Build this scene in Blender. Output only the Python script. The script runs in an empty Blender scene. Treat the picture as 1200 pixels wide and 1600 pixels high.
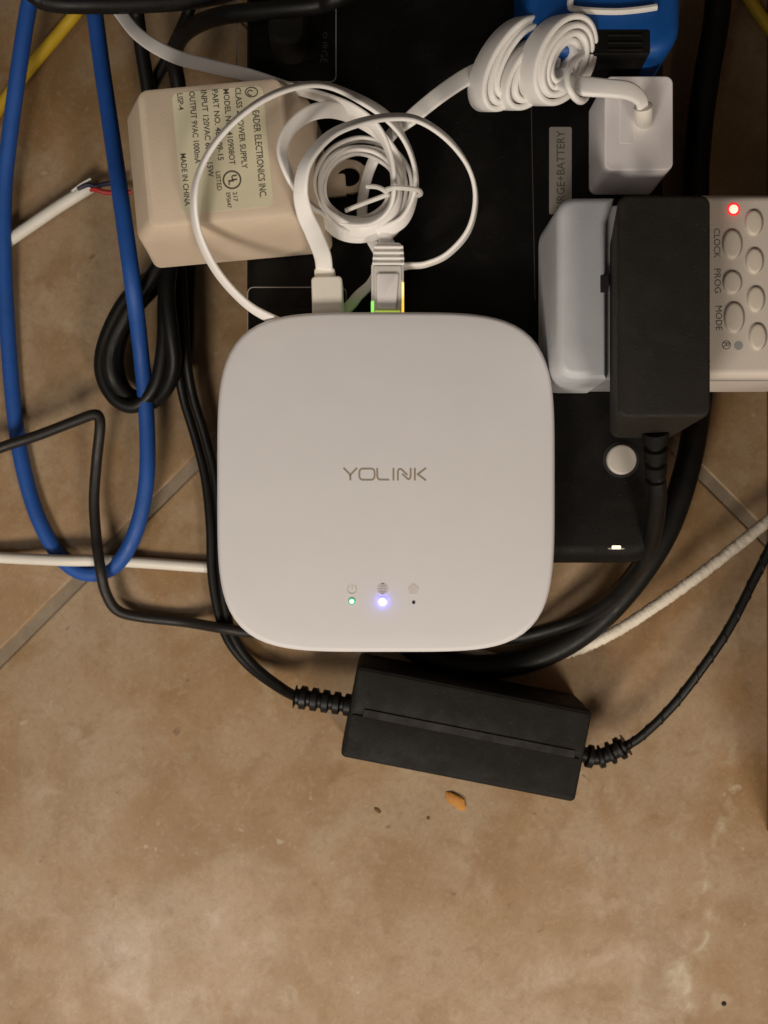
import bpy, math, random
from mathutils import Vector, Matrix
random.seed(7)
R = math.radians
MM = 0.001
CAM_H, FPX = 490.0, 1520.0            # camera height over the floor (mm), focal length in photo pixels
scene = bpy.context.scene
COL = scene.collection

# ---------------------------------------------------------------- camera
cam = bpy.data.cameras.new("camera"); camo = bpy.data.objects.new("camera", cam); COL.objects.link(camo)
camo.location = (0, 0, CAM_H * MM); camo.rotation_euler = (0, 0, 0)
cam.sensor_fit = 'VERTICAL'; cam.sensor_height = 36; cam.sensor_width = 27
cam.lens = 36 * FPX / 1600.0
cam.clip_start = 0.01; cam.clip_end = 50
cam.dof.use_dof = True; cam.dof.focus_distance = 0.385; cam.dof.aperture_fstop = 16.0
scene.camera = camo

# ---------------------------------------------------------------- light
w = bpy.data.worlds.new("World"); scene.world = w; w.use_nodes = True
bg = w.node_tree.nodes["Background"]
bg.inputs[0].default_value = (1.0, 0.84, 0.68, 1); bg.inputs[1].default_value = 0.04

def area(name, loc, target, size, energy, color):
    l = bpy.data.lights.new(name, 'AREA'); l.shape = 'DISK'; l.size = size; l.energy = energy; l.color = color
    o = bpy.data.objects.new(name, l); COL.objects.link(o); o.location = loc
    o.rotation_euler = (Vector(target) - Vector(loc)).to_track_quat('-Z', 'Y').to_euler()
    return o
area("room_lamp", (-0.26, -0.56, 0.66), (0, -0.02, 0), 0.24, 3.5, (1.0, 0.90, 0.78))
area("side_lamp", (0.30, -0.50, 0.62), (0, -0.02, 0), 0.18, 2.05, (1.0, 0.88, 0.74))
area("ceiling_lamp", (-0.70, -0.45, 1.3), (0, 0, 0), 0.6, 2.0, (1.0, 0.93, 0.86))
scene.view_settings.view_transform = 'Standard'
scene.view_settings.look = 'None'
scene.view_settings.exposure = 0.16
scene.view_settings.gamma = 1.0

# ---------------------------------------------------------------- materials
def nodes(name):
    m = bpy.data.materials.new(name); m.use_nodes = True
    return m, m.node_tree, m.node_tree.nodes["Principled BSDF"]

def noise(nt, scale, detail=4, rough=0.55, dist=0.0, coord=None):
    n = nt.nodes.new('ShaderNodeTexNoise'); n.inputs['Scale'].default_value = scale
    n.inputs['Detail'].default_value = detail; n.inputs['Roughness'].default_value = rough
    n.inputs['Distortion'].default_value = dist
    if coord is not None: nt.links.new(coord, n.inputs['Vector'])
    return n.outputs['Fac']

def ramp(nt, fac, stops):
    r = nt.nodes.new('ShaderNodeValToRGB'); nt.links.new(fac, r.inputs['Fac'])
    e = r.color_ramp.elements
    while len(e) < len(stops): e.new(0.5)
    for k, (p, c) in enumerate(stops):
        e[k].position = p; e[k].color = (*c, 1) if len(c) == 3 else c
    return r.outputs['Color']

def mix(nt, fac, a, b, mode='MIX'):
    x = nt.nodes.new('ShaderNodeMix'); x.data_type = 'RGBA'; x.blend_type = mode
    for s, v in ((x.inputs['Factor'], fac), (x.inputs['A'], a), (x.inputs['B'], b)):
        if isinstance(v, (int, float)): s.default_value = v
        elif isinstance(v, tuple): s.default_value = (*v, 1)
        else: nt.links.new(v, s)
    return x.outputs['Result']

def plastic(name, col, rough=0.45, grain=900.0, bump=0.15, vary=0.10, dust=0.0, dust_col=(0.35, 0.31, 0.26), spec=0.5, sss=0.0):
    m, nt, p = nodes(name)
    tc = nt.nodes.new('ShaderNodeTexCoord').outputs['Object']
    n1 = noise(nt, 45, 5, 0.6, 0.3, tc)
    lo = tuple(c * (1 - vary) for c in col); hi = tuple(min(1, c * (1 + vary)) for c in col)
    c = ramp(nt, n1, [(0.3, lo), (0.7, hi)])
    if dust > 0:
        d = noise(nt, 1100, 2, 0.5, 0.0, tc)
        d2 = ramp(nt, d, [(0.68, (0, 0, 0)), (0.76, (dust, dust, dust))])
        c = mix(nt, d2, c, dust_col)
        d3 = noise(nt, 70, 6, 0.65, 0.6, tc)
        c = mix(nt, ramp(nt, d3, [(0.45, (0, 0, 0)), (0.8, (dust * 0.22,) * 3)]), c, dust_col)
    nt.links.new(c, p.inputs['Base Color'])
    rr_ = ramp(nt, noise(nt, 130, 4, 0.6, 0.2, tc), [(0.3, (rough * 0.85,) * 3), (0.7, (min(1, rough * 1.2),) * 3)])
    nt.links.new(rr_, p.inputs['Roughness'])
    p.inputs['Specular IOR Level'].default_value = spec
    if sss:
        p.inputs['Subsurface Weight'].default_value = sss; p.inputs['Subsurface Radius'].default_value = (0.003, 0.0025, 0.002)
        p.inputs['Subsurface Scale'].default_value = 1.0
    b = nt.nodes.new('ShaderNodeBump'); b.inputs['Strength'].default_value = bump; b.inputs['Distance'].default_value = 0.0003
    nt.links.new(noise(nt, grain, 3, 0.6, 0, tc), b.inputs['Height']); nt.links.new(b.outputs['Normal'], p.inputs['Normal'])
    return m

def emitter(name, col, strength, base=(0.8, 0.8, 0.8)):
    m, nt, p = nodes(name)
    tc = nt.nodes.new('ShaderNodeTexCoord').outputs['Object']
    c = ramp(nt, noise(nt, 600, 2, 0.5, 0, tc), [(0.3, tuple(x * 0.9 for x in base)), (0.7, base)])
    nt.links.new(c, p.inputs['Base Color'])
    p.inputs['Emission Color'].default_value = (*col, 1); p.inputs['Emission Strength'].default_value = strength
    p.inputs['Roughness'].default_value = 0.3
    return m

def marble(name):
    m, nt, p = nodes(name)
    tcn = nt.nodes.new('ShaderNodeTexCoord')
    oi = nt.nodes.new('ShaderNodeObjectInfo')
    mp = nt.nodes.new('ShaderNodeVectorMath'); mp.operation = 'MULTIPLY_ADD'
    nt.links.new(oi.outputs['Random'], mp.inputs[0]); mp.inputs[1].default_value = (3.1, 5.7, 1.3)
    nt.links.new(tcn.outputs['Object'], mp.inputs[2]); tc = mp.outputs[0]
    base = ramp(nt, noise(nt, 11, 3, 0.5, 0.25, tc),
                [(0.32, (0.275, 0.160, 0.072)), (0.46, (0.325, 0.203, 0.105)), (0.55, (0.355, 0.235, 0.135)), (0.68, (0.385, 0.272, 0.178))])
    # soft cloudy patches: ochre, pinkish grey, pale
    def patch(scale, det, lo, hi, amt, col, dist=0.15, off=(0, 0, 0)):
        nonlocal base
        mpp = nt.nodes.new('ShaderNodeMapping'); mpp.inputs['Location'].default_value = off; nt.links.new(tc, mpp.inputs[0])
        base = mix(nt, ramp(nt, noise(nt, scale, det, 0.55, dist, mpp.outputs[0]), [(lo, (0, 0, 0)), (hi, (amt,) * 3)]), base, col)
    patch(17, 6, 0.485, 0.60, 0.60, (0.270, 0.160, 0.066), 0.5, (1, 0, 0))
    patch(13, 6, 0.50, 0.61, 0.65, (0.385, 0.285, 0.195), 0.6, (0, 2, 0))
    patch(33, 6, 0.52, 0.65, 0.55, (0.250, 0.150, 0.064), 0.3, (3, 1, 0))
    patch(28, 6, 0.53, 0.67, 0.45, (0.415, 0.315, 0.212), 0.3, (5, 3, 0))
    patch(58, 4, 0.61, 0.71, 0.40, (0.450, 0.350, 0.245), 0.2, (2, 7, 0))
    patch(70, 6, 0.58, 0.70, 0.40, (0.215, 0.125, 0.058), 0.6, (7, 2, 0))
    patch(300, 4, 0.48, 0.72, 0.30, (0.225, 0.135, 0.068), 0.0, (4, 7, 0))
    patch(420, 3, 0.55, 0.75, 0.22, (0.520, 0.420, 0.310), 0.0, (1, 9, 0))
    # small pits, streaks and pale flecks
    patch(95, 3, 0.72, 0.77, 0.65, (0.150, 0.085, 0.040), 0.5, (9, 1, 0))
    patch(120, 2, 0.73, 0.79, 0.5, (0.540, 0.450, 0.350), 0.1, (8, 8, 0))
    mps = nt.nodes.new('ShaderNodeMapping'); mps.inputs['Rotation'].default_value = (0, 0, 0.35); mps.inputs['Scale'].default_value = (1.0, 0.42, 1.0); nt.links.new(tc, mps.inputs[0])
    st = ramp(nt, noise(nt, 78, 3, 0.5, 0.3, mps.outputs[0]), [(0.70, (0, 0, 0)), (0.79, (0.5,) * 3)])
    base = mix(nt, st, base, (0.16, 0.10, 0.055))
    # one pale calcite vein that runs up the tile near its right corner, with a few side patches
    geo = nt.nodes.new('ShaderNodeNewGeometry'); sx = nt.nodes.new('ShaderNodeSeparateXYZ'); nt.links.new(geo.outputs['Position'], sx.inputs[0])
    def math_(op, a_, b_=None):
        n_ = nt.nodes.new('ShaderNodeMath'); n_.operation = op
        for k_, v_ in enumerate((a_, b_)):
            if v_ is None: continue
            if isinstance(v_, (int, float)): n_.inputs[k_].default_value = v_
            else: nt.links.new(v_, n_.inputs[k_])
        return n_.outputs[0]
    wob = math_('MULTIPLY', math_('SUBTRACT', noise(nt, 22, 4, 0.6, 0, tc), 0.5), 0.075)
    dx = math_('ABSOLUTE', math_('ADD', math_('SUBTRACT', sx.outputs[0], math_('ADD', math_('MULTIPLY', math_('ADD', sx.outputs[1], 0.2), 0.18), 0.160)), wob))
    vein = ramp(nt, dx, [(0.0, (1, 1, 1)), (0.0055, (0, 0, 0))])
    vb = ramp(nt, noise(nt, 55, 4, 0.6, 0.2, tc), [(0.44, (0, 0, 0)), (0.60, (0.85,) * 3)])
    yr = ramp(nt, math_('ADD', math_('MULTIPLY', sx.outputs[1], -1.0), 0.0), [(0.10, (0, 0, 0)), (0.15, (1, 1, 1))])
    base = mix(nt, mix(nt, 1.0, mix(nt, 1.0, vein, vb, 'MULTIPLY'), yr, 'MULTIPLY'), base, (0.50, 0.43, 0.31))
    patch(900, 3, 0.50, 0.72, 0.30, (0.205, 0.130, 0.065), 0.0, (3, 3, 0))
    base = mix(nt, 1.0, base, (1.0, 0.995, 0.955), "MULTIPLY")
    nt.links.new(base, p.inputs['Base Color'])
    ro = ramp(nt, noise(nt, 40, 5, 0.6, 0.5, tc), [(0.3, (0.34,) * 3), (0.7, (0.55,) * 3)])
    nt.links.new(ro, p.inputs['Roughness']); p.inputs['Specular IOR Level'].default_value = 0.35
    b = nt.nodes.new('ShaderNodeBump'); b.inputs['Strength'].default_value = 0.12; b.inputs['Distance'].default_value = 0.0006
    nt.links.new(noise(nt, 160, 6, 0.65, 0.5, tc), b.inputs['Height']); nt.links.new(b.outputs['Normal'], p.inputs['Normal'])
    return m

M = dict(
    marble=marble("marble"),
    grout=plastic("grout", (0.245, 0.195, 0.14), 0.9, 500, 0.8, 0.25, spec=0.1),
    hub=plastic("hub_white", (0.665, 0.645, 0.65), 0.55, 1500, 0.08, 0.012),
    hub_base=plastic("hub_grey", (0.55, 0.52, 0.49), 0.6),
    logo=plastic("logo_ink", (0.30, 0.25, 0.19), 0.5),
    icon=plastic("icon_ink", (0.60, 0.555, 0.52), 0.6),
    hole=plastic("dark_hole", (0.012, 0.01, 0.01), 0.8),
    black=plastic("ups_black", (0.0055, 0.005, 0.0045), 0.55, 1300, 0.3, 0.15, 0.07, spec=0.14),
    black_ad=plastic("adapter_black", (0.0145, 0.0125, 0.0095), 0.66, 1600, 0.55, 0.12, 0.08, spec=0.25),
    brick=plastic("brick_black", (0.0098, 0.009, 0.0075), 0.66, 1600, 0.5, 0.1, 0.10, spec=0.22),
    cord=plastic("cord_black", (0.0065, 0.006, 0.0055), 0.45, 500, 0.2, 0.2, 0.04, spec=0.28),
    cord_th=plastic("cord_thin_black", (0.014, 0.011, 0.009), 0.5, 500, 0.2, 0.2, 0.05, spec=0.4),
    blue=plastic("cable_blue", (0.011, 0.08, 0.345), 0.55, 500, 0.35, 0.1),
    blue_box=plastic("box_blue", (0.003, 0.068, 0.28), 0.45, 900, 0.1, 0.08),
    yellow=plastic("cable_yellow", (0.72, 0.47, 0.025), 0.5, 500, 0.2, 0.1),
    white=plastic("cable_white", (0.86, 0.83, 0.80), 0.42, 700, 0.15, 0.04, 0.05),
    ivory=plastic("cable_ivory", (0.79, 0.75, 0.67), 0.5, 700, 0.2, 0.05, 0.10),
    dirty=plastic("cable_dusty_white", (0.70, 0.63, 0.52), 0.7, 900, 1.0, 0.12, 0.5, (0.4, 0.33, 0.24)),
    tie=plastic("tie_white", (0.74, 0.71, 0.67), 0.45),
    charger=plastic("charger_white", (0.92, 0.87, 0.87), 0.45, 1500, 0.1, 0.02),
    clear=plastic("plug_clear", (0.74, 0.70, 0.65), 0.25, 700, 0.05, 0.03, sss=0.4),
    beige=plastic("adapter_beige", (0.64, 0.52, 0.395), 0.55, 1200, 0.25, 0.05, 0.03),
    paper=plastic("label_paper", (0.65, 0.60, 0.43), 0.6, 1500, 0.1, 0.06),
    ink=plastic("label_ink", (0.095, 0.08, 0.06), 0.7),
    silver=plastic("timer_silver", (0.53, 0.54, 0.56), 0.42, 1500, 0.3, 0.05, 0.06),
    panel=plastic("timer_panel", (0.58, 0.52, 0.455), 0.5, 1500, 0.2, 0.03),
    recess=plastic("timer_recess", (0.30, 0.295, 0.295), 0.5, 1500, 0.2, 0.05),
    button=plastic("timer_button", (0.585, 0.525, 0.445), 0.5, 1500, 0.1, 0.03),
    ups_btn=plastic("ups_button_grey", (0.50, 0.46, 0.41), 0.38, 1500, 0.1, 0.04),
    strip=plastic("strip_grey", (0.27, 0.245, 0.21), 0.5, 1500, 0.2, 0.06),
    line=plastic("line_grey", (0.30, 0.28, 0.26), 0.6),
    faint=plastic("faint_ink", (0.065, 0.056, 0.045), 0.6),
    red=plastic("wire_red", (0.45, 0.02, 0.025), 0.5),
    navy=plastic("wire_navy", (0.012, 0.012, 0.045), 0.5),
    crumb=plastic("crumb_orange", (0.52, 0.22, 0.035), 0.7, 400, 1.0, 0.35),
    crumb_d=plastic("crumb_brown", (0.16, 0.07, 0.025), 0.8, 400, 1.0, 0.3),
    led_green=emitter("led_green", (0.25, 1.0, 0.55), 2.2),
    led_ring=emitter("led_green_rim", (0.0, 0.35, 0.12), 0.55, (0.02, 0.3, 0.1)),
    led_blue=emitter("led_blue", (0.09, 0.10, 1.0), 17.0),
    led_red=emitter("led_red", (1.0, 0.10, 0.07), 6.0),
    led_rim=emitter("led_red_rim", (1.0, 0.02, 0.03), 0.7, (0.5, 0.02, 0.02)),
    led_link=emitter("led_link_green", (0.22, 0.8, 0.06), 0.95),
    led_act=emitter("led_link_amber", (1.0, 0.55, 0.02), 1.0),
    plug_glow=emitter("plug_glow_lime", (0.6, 0.8, 0.03), 0.42),
    glow_warm=emitter("glow_warm", (1.0, 0.85, 0.45), 1.0),
)

# ---------------------------------------------------------------- geometry helpers (all in mm)
def W(px, py, z):
    s = (CAM_H - z) / FPX
    return Vector(((px - 600) * s, (800 - py) * s, z))

class MB:
    def __init__(self): self.v = []; self.f = []
    def add(self, vs, fs):
        k = len(self.v); self.v += [Vector(p) for p in vs]; self.f += [tuple(i + k for i in f) for f in fs]
        return self
    def loft(self, rings, cap0=True, cap1=True):
        n = len(rings[0]); vs = [p for r in rings for p in r]; fs = []
        for a in range(len(rings) - 1):
            for i in range(n):
                j = (i + 1) % n
                fs.append((a * n + i, a * n + j, (a + 1) * n + j, (a + 1) * n + i))
        if cap0: fs.append(tuple(reversed(range(n))))
        if cap1: fs.append(tuple((len(rings) - 1) * n + i for i in range(n)))
        return self.add(vs, fs)
    def build(self, name, mat, parent=None, org=None, angle=40, mats=None):
        root = org if org is not None else (ORG.get(top(parent).name, Vector((0, 0, 0))) if parent is not None else Vector((0, 0, 0)))
        me = bpy.data.meshes.new(name)
        me.from_pydata([(p - root) * MM for p in self.v], [], self.f); me.update()
        me.materials.append(mat)
        for pl in me.polygons: pl.use_smooth = True
        me.set_sharp_from_angle(angle=R(angle))
        o = bpy.data.objects.new(name, me); COL.objects.link(o)
        if parent is not None: o.parent = parent
        else: o.location = root * MM
        return o
ORG = {}
def top(o):
    while o.parent is not None: o = o.parent
    return o

def thing(name, label, cat, org, group=None):
    o = bpy.data.objects.new(name, None); COL.objects.link(o); o.empty_display_size = 0.01
    o.location = org * MM; o['label'] = label; o['category'] = cat
    if group: o['group'] = group
    ORG[o.name] = org
    return o
def tag(o, label, cat, group=None):
    o['label'] = label; o['category'] = cat
    if group: o['group'] = group
    return o

def rr(c, hx, hy, r, z, rot=0.0, n=6):
    """rounded rectangle ring round c (mm)"""
    r = min(r, hx * 0.999, hy * 0.999); out = []
    for (sx, sy, a0) in ((1, 1, 0), (-1, 1, 90), (-1, -1, 180), (1, -1, 270)):
        for k in range(n):
            a = R(a0 + 90 * k / (n - 1))
            x = sx * (hx - r) + r * math.cos(a); y = sy * (hy - r) + r * math.sin(a)
            out.append(Vector((c[0] + x * math.cos(rot) - y * math.sin(rot), c[1] + x * math.sin(rot) + y * math.cos(rot), z)))
    return out

def pbox(mb, x0, x1, y0, y1, zt, zb, r=3, bev=1.2, rot=0.0, base=None, bev0=0.0):
    """box whose top face is given by photo pixels at height zt; base = (d_left,d_right,d_top,d_bottom) mm by which the base is wider"""
    a = W(x0, y1, zt); b = W(x1, y0, zt)
    c = ((a.x + b.x) / 2, (a.y + b.y) / 2); hx = (b.x - a.x) / 2; hy = (b.y - a.y) / 2
    rings = []
    if base:
        dl, dr, dt, db = base
        cb = (c[0] + (dr - dl) / 2, c[1] + (dt - db) / 2); hbx = hx + (dl + dr) / 2; hby = hy + (dt + db) / 2
    else: cb, hbx, hby = c, hx, hy
    if bev0:
        rings.append(rr(cb, hbx - bev0, hby - bev0, r, zb, rot)); rings.append(rr(cb, hbx, hby, r, zb + bev0, rot))
    else: rings.append(rr(cb, hbx, hby, r, zb, rot))
    for k in range(5):
        t = R(90 * k / 4)
        rings.append(rr(c, hx - bev * (1 - math.cos(t)), hy - bev * (1 - math.cos(t)), max(r - bev * (1 - math.cos(t)), 0.3), zt - bev + bev * math.sin(t), rot))
    return mb.loft(rings)

def catmull(pts, step=8):
    pts = [tuple(p) for p in pts]; out = []
    P = [pts[0]] + pts + [pts[-1]]
    for i in range(1, len(P) - 2):
        p0, p1, p2, p3 = P[i - 1], P[i], P[i + 1], P[i + 2]
        for k in range(step):
            t = k / step
            out.append(tuple(0.5 * (2 * b + (c - a) * t + (2 * a - 5 * b + 4 * c - d) * t * t + (3 * b - a - 3 * c + d) * t ** 3)
                             for a, b, c, d in zip(p0, p1, p2, p3)))
    out.append(pts[-1]); return out

def frames(ps):
    ts = []
    for i in range(len(ps)):
        a = ps[max(0, i - 1)]; b = ps[min(len(ps) - 1, i + 1)]
        t = (b - a); ts.append(t.normalized() if t.length > 1e-9 else Vector((1, 0, 0)))
    return ts

def tube(mb, ps, r, n=12, rfun=None, dz=0.0):
    """round cord along world points ps (mm)"""
    ts = frames(ps); up = Vector((0, 0, 1))
    if abs(ts[0].z) > 0.9: up = Vector((0, 1, 0))
    s = ts[0].cross(up).normalized(); rings = []
    for i, (p, t) in enumerate(zip(ps, ts)):
        s = (s - t * s.dot(t)).normalized(); u = s.cross(t)
        rad = r if rfun is None else rfun(i / (len(ps) - 1)) * r
        rings.append([p + (s * math.cos(2 * math.pi * k / n) + u * math.sin(2 * math.pi * k / n)) * rad for k in range(n)])
    return mb.loft(rings)

def cordp(pix, step=8):
    """photo-pixel control points (px,py,z) -> smooth world points"""
    return catmull([W(*p) for p in pix], step) and [Vector(p) for p in catmull([W(*p) for p in pix], step)]

def ribbon(mb, cps, width, thick, step=8, updir=None):
    """flat cable: control points (Vector, phi, width factor); phi 0 = flat side up, 90 = on edge; or updir(i,p,t) gives the flat normal"""
    data = catmull([(*p, phi, wf) for (p, phi, wf) in cps], step)
    ps = [Vector(d[:3]) for d in data]; ts = frames(ps); rings = []
    prev = None
    for i, (d, p, t) in enumerate(zip(data, ps, ts)):
        if updir is not None:
            nrm = updir(i / (len(ps) - 1), p, t); nrm = (nrm - t * nrm.dot(t)).normalized(); side = t.cross(nrm)
        else:
            side = t.cross(Vector((0, 0, 1)))
            if side.length < 1e-3: side = prev or Vector((1, 0, 0))
            side.normalize()
            if prev is not None and side.dot(prev) < 0 and False: side = -side
            prev = side; nrm = side.cross(t)
            a = R(d[3]); side, nrm = side * math.cos(a) + nrm * math.sin(a), nrm * math.cos(a) - side * math.sin(a)
        hw = width * d[4] / 2; ht = thick / 2; ring = []
        for (sx, a0) in ((1, -90), (-1, 90)):
            for k in range(6):
                a = R(a0 + 180 * k / 5)
                ring.append(p + side * (sx * max(hw - ht, 0.05) + ht * math.cos(a)) + nrm * (ht * math.sin(a)))
        rings.append(ring)
    return mb.loft(rings)

def strokes(mb, lines, z, width, h=0.12, closed=False):
    """flat printed strokes through photo pixels at height z"""
    for ln in lines:
        pts = [W(x, y, z) for (x, y) in ln]
        if pts[0] == pts[-1] and len(pts) > 2: pts = pts[:-1]; cl = True
        else: cl = False
        L, Rr = [], []; n = len(pts)
        for i, p in enumerate(pts):
            a = pts[(i - 1) % n] if (cl or i > 0) else p; b = pts[(i + 1) % n] if (cl or i < n - 1) else p
            d1 = (p - a).normalized() if (p - a).length > 1e-9 else (b - p).normalized()
            d2 = (b - p).normalized() if (b - p).length > 1e-9 else d1
            t = (d1 + d2); t = t.normalized() if t.length > 1e-6 else d1
            nn = Vector((-t.y, t.x, 0)); k = 1 / max(0.5, (d1.dot(t)))
            L.append(p + nn * width / 2 * k); Rr.append(p - nn * width / 2 * k)
        vs = L + Rr + [q + Vector((0, 0, h)) for q in L + Rr]; fs = []
        for i in range(n if cl else n - 1):
            j = (i + 1) % n
            fs.append((2 * n + i, 3 * n + i, 3 * n + j, 2 * n + j)); fs.append((i, 2 * n + i, 2 * n + j, j)); fs.append((n + j, 3 * n + j, 3 * n + i, n + i))
        if not cl:
            fs.append((0, n, 3 * n, 2 * n)); e = n - 1; fs.append((e, 2 * n + e, 3 * n + e, n + e))
        mb.add(vs, fs)
    return mb

def disc(mb, c, r, z0, z1, n=24, bev=0.0, sy=1.0):
    def ring(rad, z): return [Vector((c.x + rad * math.cos(2 * math.pi * k / n), c.y + sy * rad * math.sin(2 * math.pi * k / n), z)) for k in range(n)]
    rings = [ring(r, z0)]
    if bev:
        for k in range(5):
            t = R(90 * k / 4); rings.append(ring(max(r - bev * (1 - math.cos(t)), 0.02), z1 - min(bev, z1 - z0) * (1 - math.sin(t))))
    else: rings.append(ring(r, z1))
    return mb.loft(rings)

def text(mb, s, px, py, z, length, height, ang, h=0.06, bold=0.0):
    """lettering starting at photo pixel (px,py), running length px in direction ang (deg, world), cap height px"""
    cu = bpy.data.curves.new("lettering_tmp", 'FONT'); cu.body = s; cu.size = 1.0; cu.resolution_u = 3; cu.offset = bold
    o = bpy.data.objects.new("lettering_tmp", cu); COL.objects.link(o)
    dg = bpy.context.evaluated_depsgraph_get(); me = bpy.data.meshes.new_from_object(o.evaluated_get(dg))
    vs = [v.co.copy() for v in me.vertices]; fs = [tuple(p.vertices) for p in me.polygons]
    bpy.data.objects.remove(o); bpy.data.curves.remove(cu); bpy.data.meshes.remove(me)
    if not vs: return
    x0 = min(v.x for v in vs); x1 = max(v.x for v in vs); y0 = min(v.y for v in vs); y1 = max(v.y for v in vs)
    s_ = (CAM_H - z) / FPX; lx = length * s_; ly = height * s_; c = math.cos(R(ang)); sn = math.sin(R(ang)); b = W(px, py, z)
    out = []
    for v in vs:
        x = (v.x - x0) / (x1 - x0) * lx; y = ((v.y - y0) / (y1 - y0) - 0.5) * ly
        out.append(Vector((b.x + x * c - y * sn, b.y + x * sn + y * c, z + h)))
    mb.add(out, fs)

def ribbed_relief(mb, p0, p1, r0, r1, n, gap=0.45):
    """ribbed strain relief from p0 to p1 (points list allowed)"""
    pts = p0 if isinstance(p0, list) else [p0.lerp(p1, k / 40) for k in range(41)]
    ts = frames(pts); up = Vector((0, 0, 1)); N = 14; rings = []
    m = len(pts)
    for i, (p, t) in enumerate(zip(pts, ts)):
        f = i / (m - 1); s = t.cross(up).normalized(); u = s.cross(t)
        ph = (f * n) % 1.0; base = r0 + (r1 - r0) * f
        rad = base if ph < 1 - gap or i in (0, m - 1) else base * 0.68
        rings.append([p + (s * math.cos(2 * math.pi * k / N) + u * math.sin(2 * math.pi * k / N)) * rad for k in range(N)])
    return mb.loft(rings)

# ---------------------------------------------------------------- floor: marble tiles laid on the diagonal
floor = MB().add([(-1100, -1100, -1.1), (1100, -1100, -1.1), (1100, 1100, -1.1), (-1100, 1100, -1.1)], [(0, 1, 2, 3)]).build("floor", M['grout'])
floor['kind'] = 'structure'
corner = W(693, 337, 0); T = 450.0; J = 6.2
tile_mesh = None
for i in range(-2, 2):
    for j in range(-2, 2):
        cx, cy = (i + .5) * T, (j + .5) * T; c45 = math.sqrt(.5)
        cxw, cyw = corner.x + c45 * (cx - cy), corner.y + c45 * (cx + cy)
        if tile_mesh is None:
            mb = MB(); h = (T - J) / 2
            mb.loft([rr((0, 0), h, h, 2, -2.15, 0, 3), rr((0, 0), h, h, 2, -0.7, 0, 3), rr((0, 0), h - 0.4, h - 0.4, 2, -0.15, 0, 3), rr((0, 0), h - 1.2, h - 1.2, 2, 0, 0, 3)])
            o = mb.build("tile", M['marble'], floor, org=Vector((0, 0, 0))); tile_mesh = o.data
        else:
            o = bpy.data.objects.new("tile", tile_mesh); COL.objects.link(o); o.parent = floor
        o.location = Vector((cxw, cyw, 0)) * MM; o.rotation_euler = (0, 0, R(45))

# ---------------------------------------------------------------- low wooden panel added at the right edge to shade the floor
fa = W(1198, 1300, 0)
wood, nt, pr_ = nodes("brown_wood")
tcw = nt.nodes.new('ShaderNodeTexCoord').outputs['Object']
mpw = nt.nodes.new('ShaderNodeMapping'); mpw.inputs['Scale'].default_value = (9, 1, 9); nt.links.new(tcw, mpw.inputs[0])
nt.links.new(ramp(nt, noise(nt, 12, 6, 0.6, 0.8, mpw.outputs[0]), [(0.3, (0.13, 0.06, 0.025)), (0.7, (0.24, 0.115, 0.05))]), pr_.inputs['Base Color']); pr_.inputs['Roughness'].default_value = 0.5
fb = Vector((fa.x + 9, fa.y + 280, 0))
mb = MB(); mb.loft([rr(fb, 9, 280, 1.5, 0.1), rr(fb, 9, 280, 1.5, 208), rr(fb, 8, 279, 1.5, 210)])
tag(mb.build("shade_panel", wood, None, fb), "dark brown wooden panel added at the right edge to shade the floor beside the black cord", "panel")

# ---------------------------------------------------------------- battery backup (long black block)
ZU = 82.0
a = W(379, 884, ZU); b = W(1046, -260, ZU)
ups = thing("battery_backup", "long black battery backup block under the white hub, with a round grey button", "battery backup", Vector(((a.x + b.x) / 2, (a.y + b.y) / 2, 0)))
mb = MB(); c = ((a.x + b.x) / 2, (a.y + b.y) / 2); hx, hy = (b.x - a.x) / 2, (b.y - a.y) / 2
rings = [rr(c, hx - 2, hy - 2, 14, 0.3), rr(c, hx, hy, 15, 3)]
rings += [rr(c, hx - 0.4 * k, hy - 0.4 * k, 15, 3 + (ZU - 9 - 3) * k / 2) for k in (1, 2)]
for k in range(1, 7):
    t = R(90 * k / 6); rings.append(rr(c, hx - 0.8 - 6 * (1 - math.cos(t)), hy - 0.8 - 8 * (1 - math.cos(t)), 15 - 4 * (1 - math.cos(t)), ZU - 9 + 9 * math.sin(t)))
mb.loft(rings).build("body", M['black'], ups)
# power button and a small bright slit made to glow
p = W(972, 718, ZU + 2)
mb = MB(); disc(mb, p, 7.6, ZU - 1, ZU + 0.35, 32); mb.build("button_ring", M['hole'], ups)
mb = MB(); disc(mb, p, 6.3, ZU - 1, ZU + 2.2, 36, 1.0); mb.build("button", M['ups_btn'], ups)
q = W(962, 855, ZU - 1.2)
mb = MB(); mb.loft([rr((q.x, q.y), 4.2, 1.3, 1.2, ZU - 4), rr((q.x, q.y), 4.2, 1.3, 1.2, ZU - 0.6), rr((q.x, q.y), 3.6, 0.8, 0.8, ZU - 0.2)])
mb.build("slit_bezel", M['strip'], ups)
mb = MB(); mb.loft([rr((q.x, q.y), 1.9, 0.75, 0.5, ZU - 2), rr((q.x, q.y), 1.9, 0.75, 0.5, ZU + 0.1)])
mb.build("bright_slit", M['glow_warm'], ups)
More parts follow.
